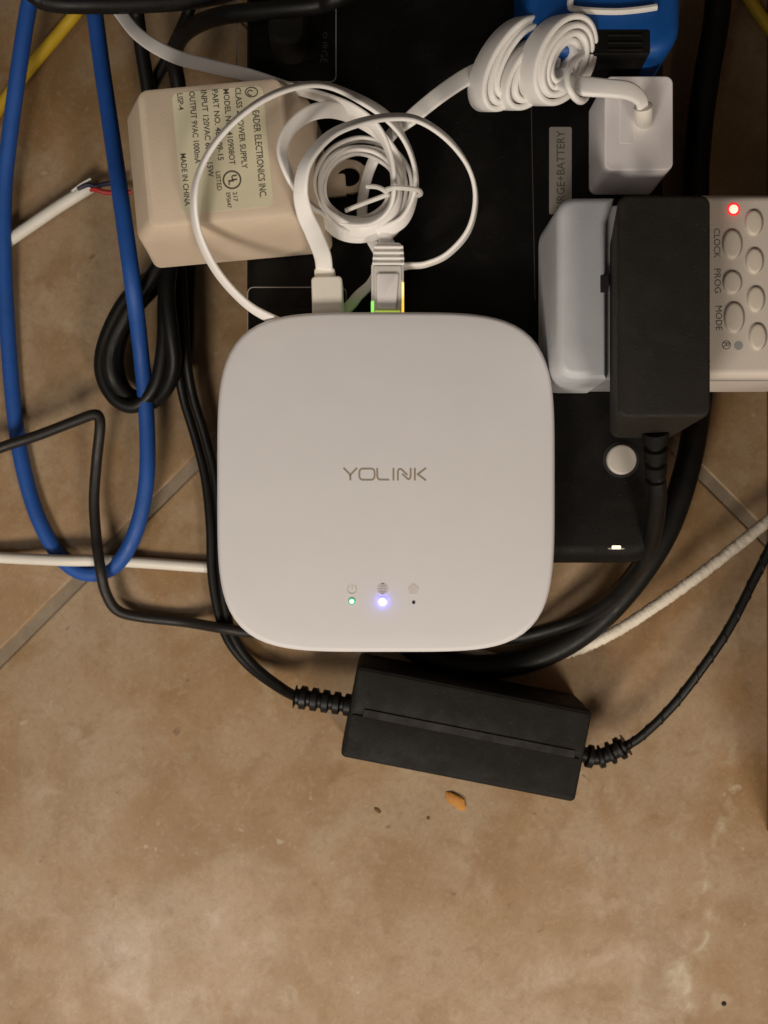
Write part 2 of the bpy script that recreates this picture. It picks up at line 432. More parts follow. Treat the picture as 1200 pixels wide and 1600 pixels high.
# outlets with their printed outlines
def outlet(x0, y0, x1, y1):
    mb = MB(); cx, cy = (x0 + x1) / 2, (y0 + y1) / 2
    cc = W(cx, cy, ZU + 0.8)
    mb.loft([rr(cc, 15, 17, 5, ZU - 0.5), rr(cc, 15, 17, 5, ZU + 0.5), rr(cc, 14.4, 16.4, 5, ZU + 0.8)])
    o = mb.build("outlet", M['black'], ups)
    s = MB()
    for dx, dy, sx, sy in ((-6.3, -4, 1.1, 3.9), (6.3, -4, 1.1, 3.4)):
        s.loft([rr((cc.x + dx, cc.y + dy), sx, sy, 0.3, ZU + 0.6), rr((cc.x + dx, cc.y + dy), sx, sy, 0.3, ZU + 0.85)])
    disc(s, cc + Vector((0, 7, 0)), 2.4, ZU + 0.6, ZU + 0.85)
    s.build("slot", M['hole'], o)
    r = 9; pts = []
    for (qx, qy, a0) in ((x1 - r, y0 + r, -90), (x1 - r, y1 - r, 0), (x0 + r, y1 - r, 90), (x0 + r, y0 + r, 180)):
        for k in range(6):
            a_ = R(a0 + 18 * k); pts.append((qx + r * math.cos(a_), qy + r * math.sin(a_)))
    pts.append(pts[0]); l = MB(); strokes(l, [pts], ZU + 0.02, 0.42); l.build("outlet_outline", M['line'], o)
outlet(387, 449, 541, 640)
outlet(370, -70, 525, 128)
mb = MB(); text(mb, "SURGE", 506, 50, ZU, 48, 11, -90, 0.05); mb.build("surge_lettering", M['faint'], ups)
s0 = W(858, 335, ZU); s1 = W(893, 199, ZU)
cc = ((s0.x + s1.x) / 2, (s0.y + s1.y) / 2)
mb = MB(); mb.loft([rr(cc, (s1.x - s0.x) / 2, (s1.y - s0.y) / 2, 0.8, ZU - 0.3), rr(cc, (s1.x - s0.x) / 2, (s1.y - s0.y) / 2, 0.8, ZU + 0.4)])
strip = mb.build("name_strip", M['strip'], ups)
mb = MB(); text(mb, "SURGE+BATTERY", 876, 334, ZU + 0.4, 130, 13, 90, 0.06, 0.012); mb.build("lettering", M['ink'], strip)
# seam between the two rows of outlets, its faint reflection painted pale
mb = MB(); strokes(mb, [[(829, 110), (836, 470)]], ZU + 0.01, 0.3, 0.05); mb.build("seam_reflection", M['faint'], ups)

# ---------------------------------------------------------------- white smart hub
HZ0, HZ1 = ZU + 2.0, 109.0
hc = W(603, 753.5, 104)
hub = thing("smart_hub", "white square smart hub with rounded corners, lying over the end of the black battery backup", "smart hub", Vector((hc.x, hc.y, HZ0)))
HA, HB = 66.6, 67.0
def squircle(s, z, n=96, e=4.5):
    out = []
    for k in range(n):
        t = 2 * math.pi * k / n; cx, sy = math.cos(t), math.sin(t)
        x = math.copysign(abs(cx) ** (2 / e), cx); y = math.copysign(abs(sy) ** (2 / e), sy)
        out.append(Vector((hc.x + (HA - s) * x, hc.y + (HB - s) * y, z)))
    return out
def squircle_even(s, z, n=120):
    # even spacing along the outline
    fine = squircle(s, z, 960); L = [0]
    for i in range(960): L.append(L[-1] + (fine[(i + 1) % 960] - fine[i]).length)
    out = []; j = 0
    for k in range(n):
        d = L[-1] * k / n
        while L[j + 1] < d: j += 1
        f = (d - L[j]) / (L[j + 1] - L[j]); out.append(fine[j].lerp(fine[(j + 1) % 960], f))
    return out
rings = [squircle_even(5.5, HZ0 + 4), squircle_even(2.0, HZ0 + 9), squircle_even(0.5, HZ0 + 15)]
for k in range(7):
    t = R(90 * k / 6); rings.append(squircle_even(2.0 * (1 - math.cos(t)), HZ1 - 3.2 + 2.5 * math.sin(t)))
for s, dz in ((8, 0.18), (18, 0.38), (34, 0.58), (52, 0.69), (63, 0.7)): rings.append(squircle_even(s, HZ1 - 0.7 + dz))
MB().loft(rings).build("shell", M['hub'], hub, angle=60)
MB().loft([squircle_even(11, HZ0), squircle_even(7.5, HZ0 + 1.2), squircle_even(7, HZ0 + 4.1)]).build("base", M['hub_base'], hub)
ZL = HZ1 - 0.05
def cp(x, y): return (480 + x * 0.21667, 680 + y * 0.21667)
def arc(cx, cy, rx, ry, a0, a1, n=8): return [(cx + rx * math.cos(R(a0 + (a1 - a0) * k / n)), cy + ry * math.sin(R(a0 + (a1 - a0) * k / n))) for k in range(n + 1)]
lg = [[cp(262, 237), cp(311, 286), cp(360, 237)], [cp(311, 286), cp(311, 326)],
      [cp(*q) for q in arc(400, 268, 24, 26, 180, 270, 6) + arc(462, 268, 24, 26, 270, 360, 6) + arc(462, 296, 24, 26, 0, 90, 6) + arc(400, 296, 24, 26, 90, 180, 6)],
      [cp(505, 237), cp(505, 300), cp(511, 314), cp(524, 321), cp(592, 321)],
      [cp(622, 237), cp(622, 327)],
      [cp(654, 327), cp(654, 262), cp(660, 247), cp(674, 244), cp(686, 252), cp(722, 288)],
      [cp(684, 278), cp(722, 314), cp(734, 318), cp(744, 308), cp(746, 296), cp(746, 237)],
      [cp(776, 237), cp(776, 327)], [cp(857, 237), cp(797, 282), cp(857, 327)]]
lg[2].append(lg[2][0])
mb = MB(); strokes(mb, lg, ZL, 0.72, 0.13); mb.build("logo_lettering", M['logo'], hub)
ZI = HZ1 - 0.20
mb = MB()
strokes(mb, [arc(550, 921, 7, 7, -55, 235, 16), [(550, 912.5), (550, 921)]], ZI, 0.34, 0.13); mb.build("power_icon", M['icon'], hub)
mb = MB(); g = arc(598, 920, 8, 8, 0, 360, 24); g[-1] = g[0]; g2 = arc(598, 920, 3.6, 8, 0, 360, 20); g2[-1] = g2[0]
strokes(mb, [g, g2, [(590.5, 920), (605.5, 920)], [(591.5, 916), (604.5, 916)], [(591.5, 924), (604.5, 924)], [(598, 912.5), (598, 927.5)]], ZI, 0.34, 0.13); mb.build("globe_icon", M['icon'], hub)
mb = MB(); pv = [W(*q, ZI) for q in ((646, 911.5), (637.5, 919), (640, 928.5), (652, 928.5), (654.5, 919))]
mb.loft([[v.copy() for v in pv], [v + Vector((0, 0, .13)) for v in pv]]); mb.build("house_icon", M['icon'], hub)
pg = W(549.7, 939.5, HZ1); pb = W(597.8, 940, HZ1); ph = W(646.3, 941.5, HZ1)
mb = MB(); disc(mb, pg, 1.35, HZ1 - 1.5, HZ1 + 0.05, 20); gl = mb.build("status_light", M['led_ring'], hub); gl['label'] = 'green status light'
mb = MB(); disc(mb, pg, 0.95, HZ1 - 1.5, HZ1 + 0.25, 20, 0.3); mb.build("light_core", M['led_green'], gl)
mb = MB(); disc(mb, pb, 1.45, HZ1 - 1.5, HZ1 + 1.3, 24, 1.2); bl = mb.build("status_light", M['led_blue'], hub); bl['label'] = 'blue lit status light'
mb = MB(); disc(mb, ph, 0.62, HZ1 - 1.5, HZ1 + 0.03, 16); hl = mb.build("status_light", M['hole'], hub); hl['label'] = 'small dark unlit status light'
# port lights that shine into the clear plug; lime strip paints its glowing edge
for (x0, y0, x1, y1, mt, lb) in ((579.6, 470, 586, 493, 'led_link', 'green port light'), (624.5, 440, 631.4, 493, 'led_act', 'amber port light'), (585.5, 485, 625.5, 493, 'plug_glow', 'lime glow painted along the plug edge')):
    mb = MB(); pbox(mb, x0, x1, y0, y1, 101.3 if 'lime' in lb else 100.5, 93, 0.5, 0.3); o = mb.build("port_light", M[mt], hub); o['label'] = lb

# ---------------------------------------------------------------- beige power adapter
ZA = 135.0; ang = R(5.2)
ac = W(336, 238, ZA)
adp = thing("power_adapter", "bulky beige plug-in power adapter with a printed cream label", "power adapter", Vector((ac.x, ac.y, ZU)))
s = (CAM_H - ZA) / FPX; hx, hy = 112.5 * s, 107 * s
mb = MB()
body_c = (ac.x + 0.3, ac.y + 0.2)
rings = [rr(body_c, hx + 11.6, hy + 1.4, 4, ZU + 1.4, ang), rr(body_c, hx + 10.6, hy + 1.1, 5, ZU + 16, ang), rr(body_c, hx + 9.4, hy + 0.9, 5, ZA - 20, ang), rr(body_c, hx + 8.6, hy + 0.8, 5, ZA - 16.4, ang),
         rr((ac.x + .1, ac.y), hx + 0.9, hy + 0.35, 4, ZA - 1.6, ang), rr(ac, hx, hy, 3.6, ZA - 0.5, ang), rr(ac, hx - 1.2, hy - 1.2, 3, ZA, ang)]
mb.loft(rings).build("body", M['beige'], adp, angle=28)
# screw tab (flat ear with a hole) on the side that lies on the battery backup
tc_ = W(545, 276, ZU + 3); mb = MB(); N = 28
ri = [Vector((tc_.x + 4.6 * math.cos(2 * math.pi * k / N), tc_.y + 4.2 * math.sin(2 * math.pi * k / N), 0)) for k in range(N)]
ro = [Vector((tc_.x + 8.2 * math.cos(2 * math.pi * k / N), tc_.y + 7.0 * math.sin(2 * math.pi * k / N), 0)) for k in range(N)]
vs = [v + Vector((0, 0, z)) for z in (ZU + 1.2, ZU + 3.4) for rg in (ri, ro) for v in rg]; fs = []
for k in range(N):
    j = (k + 1) % N
    fs += [(2 * N + k, 3 * N + k, 3 * N + j, 2 * N + j), (N + k, N + j, 3 * N + j, 3 * N + k), (k, 2 * N + k, 2 * N + j, j), (k, j, N + j, N + k)]
mb.add(vs, fs); cr = W(521, 290, ZU + 3)
mb.loft([rr((cr.x, cr.y), 5.2, 4.5, 1, ZU + 1.2, ang), rr((cr.x, cr.y), 5.2, 4.5, 1, ZU + 3.3, ang)])
mb.build("screw_tab", M['beige'], adp)
lc = W(348, 234, ZA)
mb = MB(); mb.loft([rr(lc, 71.5 * s, 95 * s, 2.4, ZA - 0.1, ang), rr(lc, 71.5 * s, 95 * s, 2.4, ZA + 0.12, ang)])
lab = mb.build("paper_label", M['paper'], adp)
mb = MB(); ZT = ZA + 0.12; A_ = -85.0
for tx, x, y, L_, hh in (("LEADER ELECTRONICS INC.", 399, 167, 142, 11), ("CLASS 2 POWER SUPPLY", 371.5, 137, 127, 9.5), ("MODEL NO. 410908OT", 353, 139, 119, 9.5),
                         ("PART NO. 481-09-15", 335.5, 140, 111, 9.5), ("INPUT 120VAC 60Hz 15W", 318, 141, 136, 9.5), ("OUTPUT 9VAC 1000mA", 299.5, 143, 113, 9.5),
                         ("LISP-4", 281, 146, 26, 9), ("MADE IN CHINA", 286, 240, 82, 9), ("LISTED", 340.5, 268, 30, 7.5), ("217", 367, 300, 15, 7), ("E95647", 356.5, 301, 24, 7)):
    text(mb, tx, x, y, ZT, L_, hh, A_, 0.04, 0.018)
g = arc(362.5, 281, 13.5, 13.5, 0, 360, 28); g[-1] = g[0]; g3 = arc(393, 144, 9.5, 7.5, 0, 360, 24); g3[-1] = g3[0]
strokes(mb, [g], ZT, 0.62, 0.06); strokes(mb, [g3, arc(391, 145, 4, 4, 60, 330, 10)], ZT, 0.4, 0.06)
text(mb, "U", 365.5, 273, ZT, 9, 9, A_, 0.04, 0.05); text(mb, "L", 361, 281, ZT, 8, 9, A_, 0.04, 0.05)
mb.build("label_lettering", M['ink'], lab)

# ---------------------------------------------------------------- white usb charger
chg = thing("usb_charger", "small glossy white cube charger with a white cord bent into its face", "charger", W(995, 190, ZU))
mb = MB(); pbox(mb, 945, 1052, 118, 266, 111, ZU + 0.6, 3, 0.8, 0, (0.2, 0.2, 0.2, 0.2)); mb.build("body", M['charger'], chg)
mb = MB(); pbox(mb, 968, 988, 150, 224, 111.15, 110.5, 1.2, 0.15); mb.build("port_frame", M['charger'], chg)

# ---------------------------------------------------------------- digital timer
tm = thing("digital_timer", "silver digital plug-in timer with round buttons and a red light", "timer", W(1010, 455, ZU))
ZT1, ZT2 = 124.0, 119.0
mb = MB(); pbox(mb, 893, 1270, 320, 593, ZT2, ZU + 0.8, 5, 1.0, 0, (0.2, 0.2, 0.2, 0.1)); mb.build("housing", M['recess'], tm)
# raised left cover with clipped corner
def poly_block(mb, pts, zt, zb, bev, spread, cen):
    def ring(ins, z, ex=0.0):
        out = []
        for (x, y) in pts:
            p = W(x, y, zt); d = Vector((cen[0] - p.x, cen[1] - p.y, 0)); d = Vector((math.copysign(1, d.x), math.copysign(1, d.y), 0))
            out.append(Vector((p.x + d.x * ins, p.y + d.y * ins, z)))
        return out
    rings = [ring(-spread, zb)]
    for k in range(5):
        t = R(90 * k / 4); rings.append(ring(bev * (1 - math.cos(t)), zt - bev + bev * math.sin(t)))
    return mb.loft(rings)
def round_poly(pts, rads):
    out = []
    n = len(pts)
    for i in range(n):
        p = Vector((*pts[i], 0)); a = Vector((*pts[i - 1], 0)); b = Vector((*pts[(i + 1) % n], 0)); r = rads[i]
        if r == 0: out.append((p.x, p.y)); continue
        p1 = p + (a - p).normalized() * r; p2 = p + (b - p).normalized() * r
        for k in range(7):
            t = k / 6; q = p1 * (1 - t) ** 2 + p * 2 * t * (1 - t) + p2 * t * t; out.append((q.x, q.y))
    return out
cpx = round_poly([(863, 308), (863, 590), (950, 590), (950, 345), (964, 308)], [34, 34, 0, 6, 0])
cen = W(906, 450, ZT1)
cpx = round_poly([(871, 306), (871, 591), (950, 591), (950, 345), (963, 306)], [32, 32, 0, 6, 0])
def ring_sc(ins, z):
    P = [W(x, y, ZT1) for (x, y) in cpx]; out = []; n = len(P)
    for k in range(n):
        a_, b_, c_ = P[k - 1], P[k], P[(k + 1) % n]
        d1 = (b_ - a_); d2 = (c_ - b_); t_ = (d1.normalized() + d2.normalized())
        t_ = t_.normalized() if t_.length > 1e-6 else d1.normalized()
        nn = Vector((-t_.y, t_.x, 0)); kk = 1 / max(0.6, d1.normalized().dot(t_))
        if nn.dot(cen - b_) < 0: nn = -nn
        out.append(Vector((b_.x + nn.x * ins * kk, b_.y + nn.y * ins * kk, z)))
    return out
rings = [ring_sc(-0.6, ZU + 1.0), ring_sc(-0.2, ZT1 - 14)]
for k in range(7):
    t = R(90 * k / 6); rings.append(ring_sc(3.2 * (1 - math.cos(t)), ZT1 - 4 + 4 * math.sin(t)))
mb = MB(); mb.loft(rings).build("raised_cover", M['silver'], tm, angle=50)
mb = MB(); pbox(mb, 938, 950.5, 430, 457, ZT1 + 0.05, ZT1 - 4, 0.3, 0.05); mb.build("notch", M['hole'], tm)
# button panel on the right
mb = MB(); pbox(mb, 1088, 1275, 302, 590, ZT1, ZU + 0.9, 3, 3.2, 0, (0, 0.3, 0.3, 0.3)); pan = mb.build("button_panel", M['panel'], tm)
for (x, y, rx, ry) in ((1180, 346, 13, 20), (1181, 406, 13, 20), (1183, 466, 13, 20), (1186, 525, 13, 21), (1146, 380, 14.5, 23), (1146, 440, 14, 18), (1149, 495, 15, 24)):
    mb = MB(); p = W(x, y, ZT1 + 2); k_ = (CAM_H - ZT1 - 2) / FPX
    disc(mb, p, rx * k_, ZT1 - 0.5, ZT1 + 1.25, 28, 0.9, ry / rx); mb.build("button", M['button'], pan)
    mb = MB(); disc(mb, W(x, y, ZT1), rx * k_ + 0.12, ZT1 - 0.5, ZT1 + 0.03, 28, 0, (ry * k_ + .12) / (rx * k_ + .12)); mb.build("button_gap", M['strip'], pan)
p = W(1146, 327, ZT1); mb = MB(); disc(mb, p, 1.7, ZT1 - 1, ZT1 + 0.9, 20, 0.7); rl = mb.build("red_light", M['led_red'], pan)
mb = MB(); disc(mb, p, 2.5, ZT1 - 1, ZT1 + 0.1, 20); mb.build("light_ring", M['led_rim'], pan)
mb = MB()
for tx, x, y, L_ in (("CLOCK", 1120, 357, 46), ("PROG", 1121, 420, 38), ("MODE", 1123, 478, 38), ("R", 1135, 535, 8)):
    text(mb, tx, x, y, ZT1, L_, 10, -89, 0.05, 0.0)
g = arc(1135, 539, 6.5, 6.5, 0, 360, 16); g[-1] = g[0]; strokes(mb, [g], ZT1, 0.25, 0.06)
mb.build("panel_lettering", M['ink'], pan)
mb = MB(); disc(mb, W(1154, 540, ZT1), 1.7, ZT1 - 0.5, ZT1 + 0.05, 16); mb.build("reset_hole", M['recess'], pan)

# ---------------------------------------------------------------- black wall adapter plugged into the timer
bad = thing("wall_adapter", "tall matte black wall adapter plugged into the middle of the silver timer", "power adapter", W(1035, 480, ZT2))
mb = MB(); pbox(mb, 966, 1111, 304, 653, 150, ZT2 + 0.3, 3.5, 1.5, 0, (-4.2, -3, -6, 4.6)); mb.build("body", M['black_ad'], bad)
pr = [W(1024, 672, 126), W(1024, 750, 112)]
mb = MB(); ribbed_relief(mb, pr[0], pr[1], 5.0, 4.0, 3, 0.3); mb.build("strain_relief", M['black'], bad)
mb = MB(); tube(mb, cordp([(1024, 735, 114), (1028, 780, 104), (1016, 850, 80), (985, 905, 55), (930, 955, 32), (860, 983, 18), (790, 996, 12), (700, 985, 10), (620, 960, 8)]), 3.5)
mb.build("cord", M['cord'], bad)

# ---------------------------------------------------------------- black power brick on the floor
ang_b = -math.atan2(71, 362)
bc = W(729, 1147, 40)
brk = thing("power_brick", "black laptop style power brick on the tiles below the white hub", "power brick", Vector((bc.x, bc.y, 0)))
sb = (CAM_H - 40) / FPX; hx, hy = 188 * sb, 74 * sb
mb = MB(); rings = [rr(bc, hx - 1, hy - 1, 2.5, 0.2, ang_b), rr(bc, hx - 0.2, hy, 2.5, 1.5, ang_b), rr(bc, hx, hy, 2.5, 20, ang_b)]
for k in range(5):
    t = R(90 * k / 4); rings.append(rr(bc, hx - 0.3 - 1.8 * (1 - math.cos(t)), hy - 0.3 - 1.8 * (1 - math.cos(t)), 2.4, 38.2 + 1.8 * math.sin(t), ang_b))
mb.loft(rings).build("body", M['brick'], brk)
def bpt(u, v, z): # local brick coordinates
    return Vector((bc.x + u * math.cos(ang_b) - v * math.sin(ang_b), bc.y + u * math.sin(ang_b) + v * math.cos(ang_b), z))
# two slightly proud shells either side of the seam
for v0, v1, zt in ((0.9, hy - 1.9, 40.45), (-hy + 1.9, -0.9, 41.0)):
    q = bpt(0, (v0 + v1) / 2, 0); mb = MB()
    mb.loft([rr(q, hx - 1.8, (v1 - v0) / 2, 1.0, 39.2, ang_b), rr(q, hx - 2.0, (v1 - v0) / 2 - 0.1, 1.0, zt - 0.2, ang_b), rr(q, hx - 2.4, (v1 - v0) / 2 - 0.5, 1.0, zt, ang_b)])
    mb.build("shell_half", M['brick'], brk)
q = bpt(1, 0.6, 0); mb = MB(); mb.loft([rr(q, hx - 6, 1.9, 0.6, 39.5, ang_b), rr(q, hx - 6, 1.7, 0.6, 41.25, ang_b)]); mb.build("seam", M['hole'], brk)
mb = MB(); ribbed_relief(mb, bpt(-hx + 0.5, -0.5, 24), W(461, 1088, 22), 5.4, 5.8, 5.0, 0.42); mb.build("strain_relief", M['cord'], brk)
rp = [Vector(x) for x in catmull([bpt(hx - 0.5, -2, 22), W(930, 1183, 22), W(955, 1176, 23), W(978, 1164, 25)], 14)]
mb = MB(); ribbed_relief(mb, rp, None, 5.6, 5.6, 5.0, 0.5); mb.build("strain_relief", M['cord'], brk)
mb = MB(); tube(mb, cordp([(968, 1170, 24), (1000, 1152, 27), (1050, 1104, 33), (1100, 1040, 38), (1140, 980, 42), (1175, 912, 44), (1215, 830, 46), (1260, 720, 46)]), 2.2)
dcp = cordp([(968, 1170, 24), (1000, 1152, 27), (1050, 1104, 33), (1100, 1040, 38), (1140, 980, 42), (1175, 912, 44), (1215, 830, 46), (1260, 720, 46)], 40)
o = mb.build("output_cord", M['cord'], brk)
# raised twist of the cord
mb = MB(); ts = frames(dcp); tw = []
for i, (p_, t_) in enumerate(zip(dcp, ts)):
    s_ = t_.cross(Vector((0, 0, 1))).normalized(); u_ = s_.cross(t_); a_ = i * 0.30
    tw.append(p_ + (s_ * math.cos(a_) + u_ * math.sin(a_)) * 1.75)
tube(mb, tw, 0.7, 6); mb.build("cord_twist", M['cord'], o)
# twin input cord and its bundled slack to the left of the hub
base_in = [(466, 1090, 22), (440, 1076, 14), (395, 1042, 8), (362, 1000, 8), (346, 950, 8), (338, 890, 9), (336, 820, 10), (328, 745, 10), (312, 680, 12), (294, 620, 16), (284, 560, 22), (280, 490, 24), (276, 420, 24), (262, 350, 22)]
for dx in (-1, 1):
    pts = []
    for k, (x, y, z) in enumerate(base_in):
        f = min(1, max(0, (k - 1) / 4)); f = 0.25 + 0.75 * f if k else 0.1
        pts.append((x + dx * 7.2 * f, y - dx * 2.5 * f, z + (0.6 if dx > 0 else 0)))
    mb = MB(); tube(mb, cordp(pts), 2.35); mb.build("input_cord", M['cord'], brk)
loops = [
    [(280, 400, 26), (245, 425, 26), (196, 470, 24), (164, 535, 20), (160, 585, 18), (182, 625, 17), (214, 633, 18), (244, 600, 22), (256, 540, 26), (258, 470, 28), (262, 390, 30)],
    [(285, 405, 18), (250, 440, 16), (206, 490, 14), (184, 545, 12), (186, 590, 10), (205, 618, 10), (236, 618, 12), (262, 580, 16), (274, 520, 20), (276, 460, 22), (272, 395, 24)],
    [(268, 400, 34), (262, 460, 36), (268, 520, 34), (272, 570, 28), (258, 610, 20), (232, 630, 14), (202, 622, 14), (176, 590, 22), (174, 545, 26), (196, 495, 30), (232, 440, 34), (262, 395, 36)],
    [(236, 395, 10), (240, 460, 10), (244, 520, 10), (254, 585, 8), (268, 640, 6)],
    [(296, 395, 12), (294, 470, 12), (292, 540, 12), (286, 590, 10)],
]
for lp in loops[:3]:
    mb = MB(); tube(mb, cordp(lp), 3.6); mb.build("cord_loop", M['cord'], brk)
for lp in loops[4:]:
    mb = MB(); tube(mb, cordp(lp), 3.6); mb.build("cord_loop", M['cord'], brk)

# ---------------------------------------------------------------- cables
def cord_thing(name, label, cat, pix, r, mat, step=8, group=None):
    out = lambda q: q[0] < 0 or q[0] > 1200 or q[1] < 0          # run on well past the edge of the view
    ext = lambda q, n_: (q[0] + (q[0] - n_[0]) * 4, q[1] + (q[1] - n_[1]) * 4, max(r, q[2] * 0.6))
    if out(pix[0]): pix = [ext(pix[0], pix[1])] + pix
    if out(pix[-1]): pix = pix + [ext(pix[-1], pix[-2])]
    ps = cordp(pix, step); org = Vector((ps[0].x, ps[0].y, 0)); mb = MB(); tube(mb, ps, r)
    return tag(mb.build(name, mat, None, org), label, cat, {'black_cable': 'black cords at the top left', 'yellow_cable': 'yellow cables on the tiles', 'white_cable': 'round white cables on the tiles'}.get(name))
# thick black cord at the right, passing under the timer
cord_thing("power_cable", "thick black power cable that passes under the silver timer and sweeps below the hub", "power cord",
           [(1128, -60, 24), (1118, 40, 22), (1104, 120, 20), (1092, 210, 18), (1087, 300, 16), (1092, 420, 14), (1098, 540, 14), (1090, 640, 16), (1074, 730, 20), (1040, 830, 20), (985, 915, 18), (915, 985, 14), (835, 1028, 11), (745, 1043, 10), (670, 1026, 11), (622, 985, 15), (598, 930, 20), (590, 885, 24), (588, 862, 25)], 6.4, M['cord'])
cord_thing("blue_cable", "thick blue network cable hanging in a long loop at the left", "cable",
           [(62, -60, 30), (45, 10, 28), (32, 90, 24), (18, 190, 18), (7, 290, 12), (6, 400, 8), (12, 520, 5), (22, 640, 4), (36, 730, 4), (62, 815, 4), (100, 877, 4), (140, 897, 5), (182, 882, 8), (212, 830, 13), (229, 750, 16), (229, 650, 18), (220, 550, 24), (208, 450, 44), (193, 340, 44), (176, 220, 36), (160, 110, 34), (147, 10, 36), (140, -60, 40)], 3.85, M['blue'])
cord_thing("yellow_cable", "yellow cable crossing under the blue cable at the top left", "cable", [(-60, 260, 4), (0, 168, 4), (48, 104, 4), (96, 48, 6), (130, 4, 9), (160, -60, 9)], 3.0, M['yellow'])
cord_thing("yellow_cable", "yellow cable on the tiles right of the thick black power cord", "cable", [(1140, -60, 4), (1172, 0, 4), (1206, 48, 4), (1260, 120, 4)], 3.0, M['yellow'])
cord_thing("thin_cord", "thin black cord with a sharp kink lying over the blue cable loop", "cord",
           [(-60, 728, 14), (0, 700, 14), (60, 680, 16), (120, 657, 20), (146, 648, 22), (155, 653, 22), (156, 672, 21), (151, 720, 16), (147, 780, 13), (150, 835, 13), (157, 890, 16), (166, 928, 12), (184, 954, 8), (220, 964, 5), (290, 972, 5), (350, 982, 14), (400, 988, 14), (470, 982, 10), (550, 968, 8), (624, 960, 8)], 2.65, M['cord_th'], 10)
cord_thing("white_cable", "white cable running level from the left edge under the hub", "cable", [(-60, 866, 6), (0, 871, 6), (60, 874, 9), (110, 876, 11), (160, 876, 9), (220, 879, 4), (290, 884, 3.5), (345, 888, 3.5), (400, 893, 3), (480, 915, 3), (580, 952, 3), (700, 1005, 3), (795, 1036, 3.4)], 2.8, M['ivory'])
fz = cord_thing("white_cable", "dusty off-white cable rising from under the thick power cord to the right edge", "cable", [(795, 1036, 3.4), (850, 1027, 3.6), (902, 1015, 7), (960, 988, 16), (1020, 950, 22), (1080, 908, 26), (1140, 862, 26), (1205, 810, 24), (1270, 760, 20)], 2.85, M['dirty'], 30)
me = fz.data
for v in me.vertices:                      # fuzz of dust on the lower side
    n_ = v.normal; v.co += n_ * random.uniform(-0.00025, 0.00035)
# white cable with bared red and blue wires
sc_ = thing("frayed_cable", "white cable with red and dark blue wires bared at its end by the beige adapter", "cable", W(-10, 392, 0))
mb = MB(); tube(mb, cordp([(-70, 425, 6), (-8, 390, 6), (40, 358, 6), (90, 324, 6), (142, 292, 6)]), 3.0); mb.build("sheath", M['ivory'], sc_)
mb = MB(); tube(mb, cordp([(136, 297, 6.4), (150, 296, 8), (162, 300, 8), (178, 301, 7), (205, 300, 5)]), 1.3, 8); mb.build("red_wire", M['red'], sc_)
mb = MB(); tube(mb, cordp([(122, 296, 8.5), (136, 289, 9), (150, 291, 8), (166, 287, 7), (195, 284, 5)]), 1.2, 8); mb.build("blue_wire", M['navy'], sc_)
mb = MB(); tube(mb, cordp([(112, 299, 8), (126, 288, 9), (142, 279, 9.5)]), 0.5, 6); mb.build("torn_sheath", M['ivory'], sc_)
# black cords at the top left
cord_thing("black_cable", "thick black cord crossing the top left corner over the blue cable", "cord", [(30, -25, 66), (75, 2, 66), (150, 6, 66), (230, 4, 70), (300, -2, 76), (370, -20, 84), (420, -60, 90)], 4.2, M['cord'])
cord_thing("black_cable", "black cord curving down behind the top edge of the beige adapter", "cord", [(560, -20, 108), (500, 6, 106), (420, 16, 100), (340, 26, 90), (290, 50, 70), (272, 85, 52), (278, 130, 40), (285, 180, 30)], 3.6, M['cord'])
cord_thing("black_cable", "black cord running straight down beside the left of the beige adapter", "cord", [(206, -40, 40), (215, 30, 36), (222, 80, 32), (230, 130, 28), (240, 200, 22)], 3.4, M['cord'])
cord_thing("black_cable", "slanting black cord between two others above the beige adapter", "cord", [(312, -30, 30), (290, 30, 28), (262, 90, 24), (236, 138, 20), (215, 190, 12)], 2.8, M['cord'])
# black plug in the upper outlet
plg = thing("black_plug", "rounded black plug sitting in the upper left outlet of the battery backup", "plug", W(440, 20, ZU))
mb = MB(); pbox(mb, 418, 474, -40, 68, 100, ZU + 0.9, 6, 2.5, 0, (0.5, 0.5, 0.5, 0.5)); mb.build("plug_body", M['black_ad'], plg)
mb = MB(); tube(mb, cordp([(446, -10, 99), (440, -50, 102), (430, -110, 100)]), 4.0); mb.build("cord", M['cord'], plg)

# ---------------------------------------------------------------- flat white cables
FW, FT = 6.0, 1.7
def rp_(pix): return [(W(x, y, z), phi, wf) for (x, y, z, phi, wf) in pix]
# flat cable of the left plug: loops out and back under the clear plug
q1 = thing("flat_cable", "flat white cable whose solid plug enters the hub, making the wide right hand loop", "cable", W(511, 460, 86), 'flat white cables')
mb = MB(); pbox(mb, 487, 535, 431, 500, 102, 88, 1.6, 1.0, R(1.5)); mb.build("plug", M['ivory'], q1)
mb = MB(); pbox(mb, 491, 523, 417, 434, 100, 90, 1.4, 0.8); mb.build("plug_collar", M['ivory'], q1)
mb = MB(); ribbon(mb, rp_([(507, 428, 96, 0, 1.15), (504, 400, 108, 4, 1.15), (490, 364, 126, 10, 1.1), (476, 332, 138, 18, 1.05), (470, 295, 146, 28, 1.0), (480, 252, 148, 40, 1.0), (515, 212, 144, 44, 1.0),
      (560, 192, 138, 46, 1.0), (610, 183, 132, 48, 1.0), (655, 188, 128, 52, 1.0), (700, 218, 122, 58, 1.0), (732, 262, 116, 74, 1.0), (743, 310, 110, 78, 1.0), (732, 360, 104, 80, 0.95), (700, 397, 98, 82, 0.85), (665, 413, 94, 84, 0.8), (634, 416, 90, 76, 0.75), (612, 424, 87, 40, 0.8), (606, 460, 86, 0, 0.8), (604, 520, 85.4, 0, 0.8)]), FW, FT, 10)
mb.build("flat_cord", M['white'], q1)
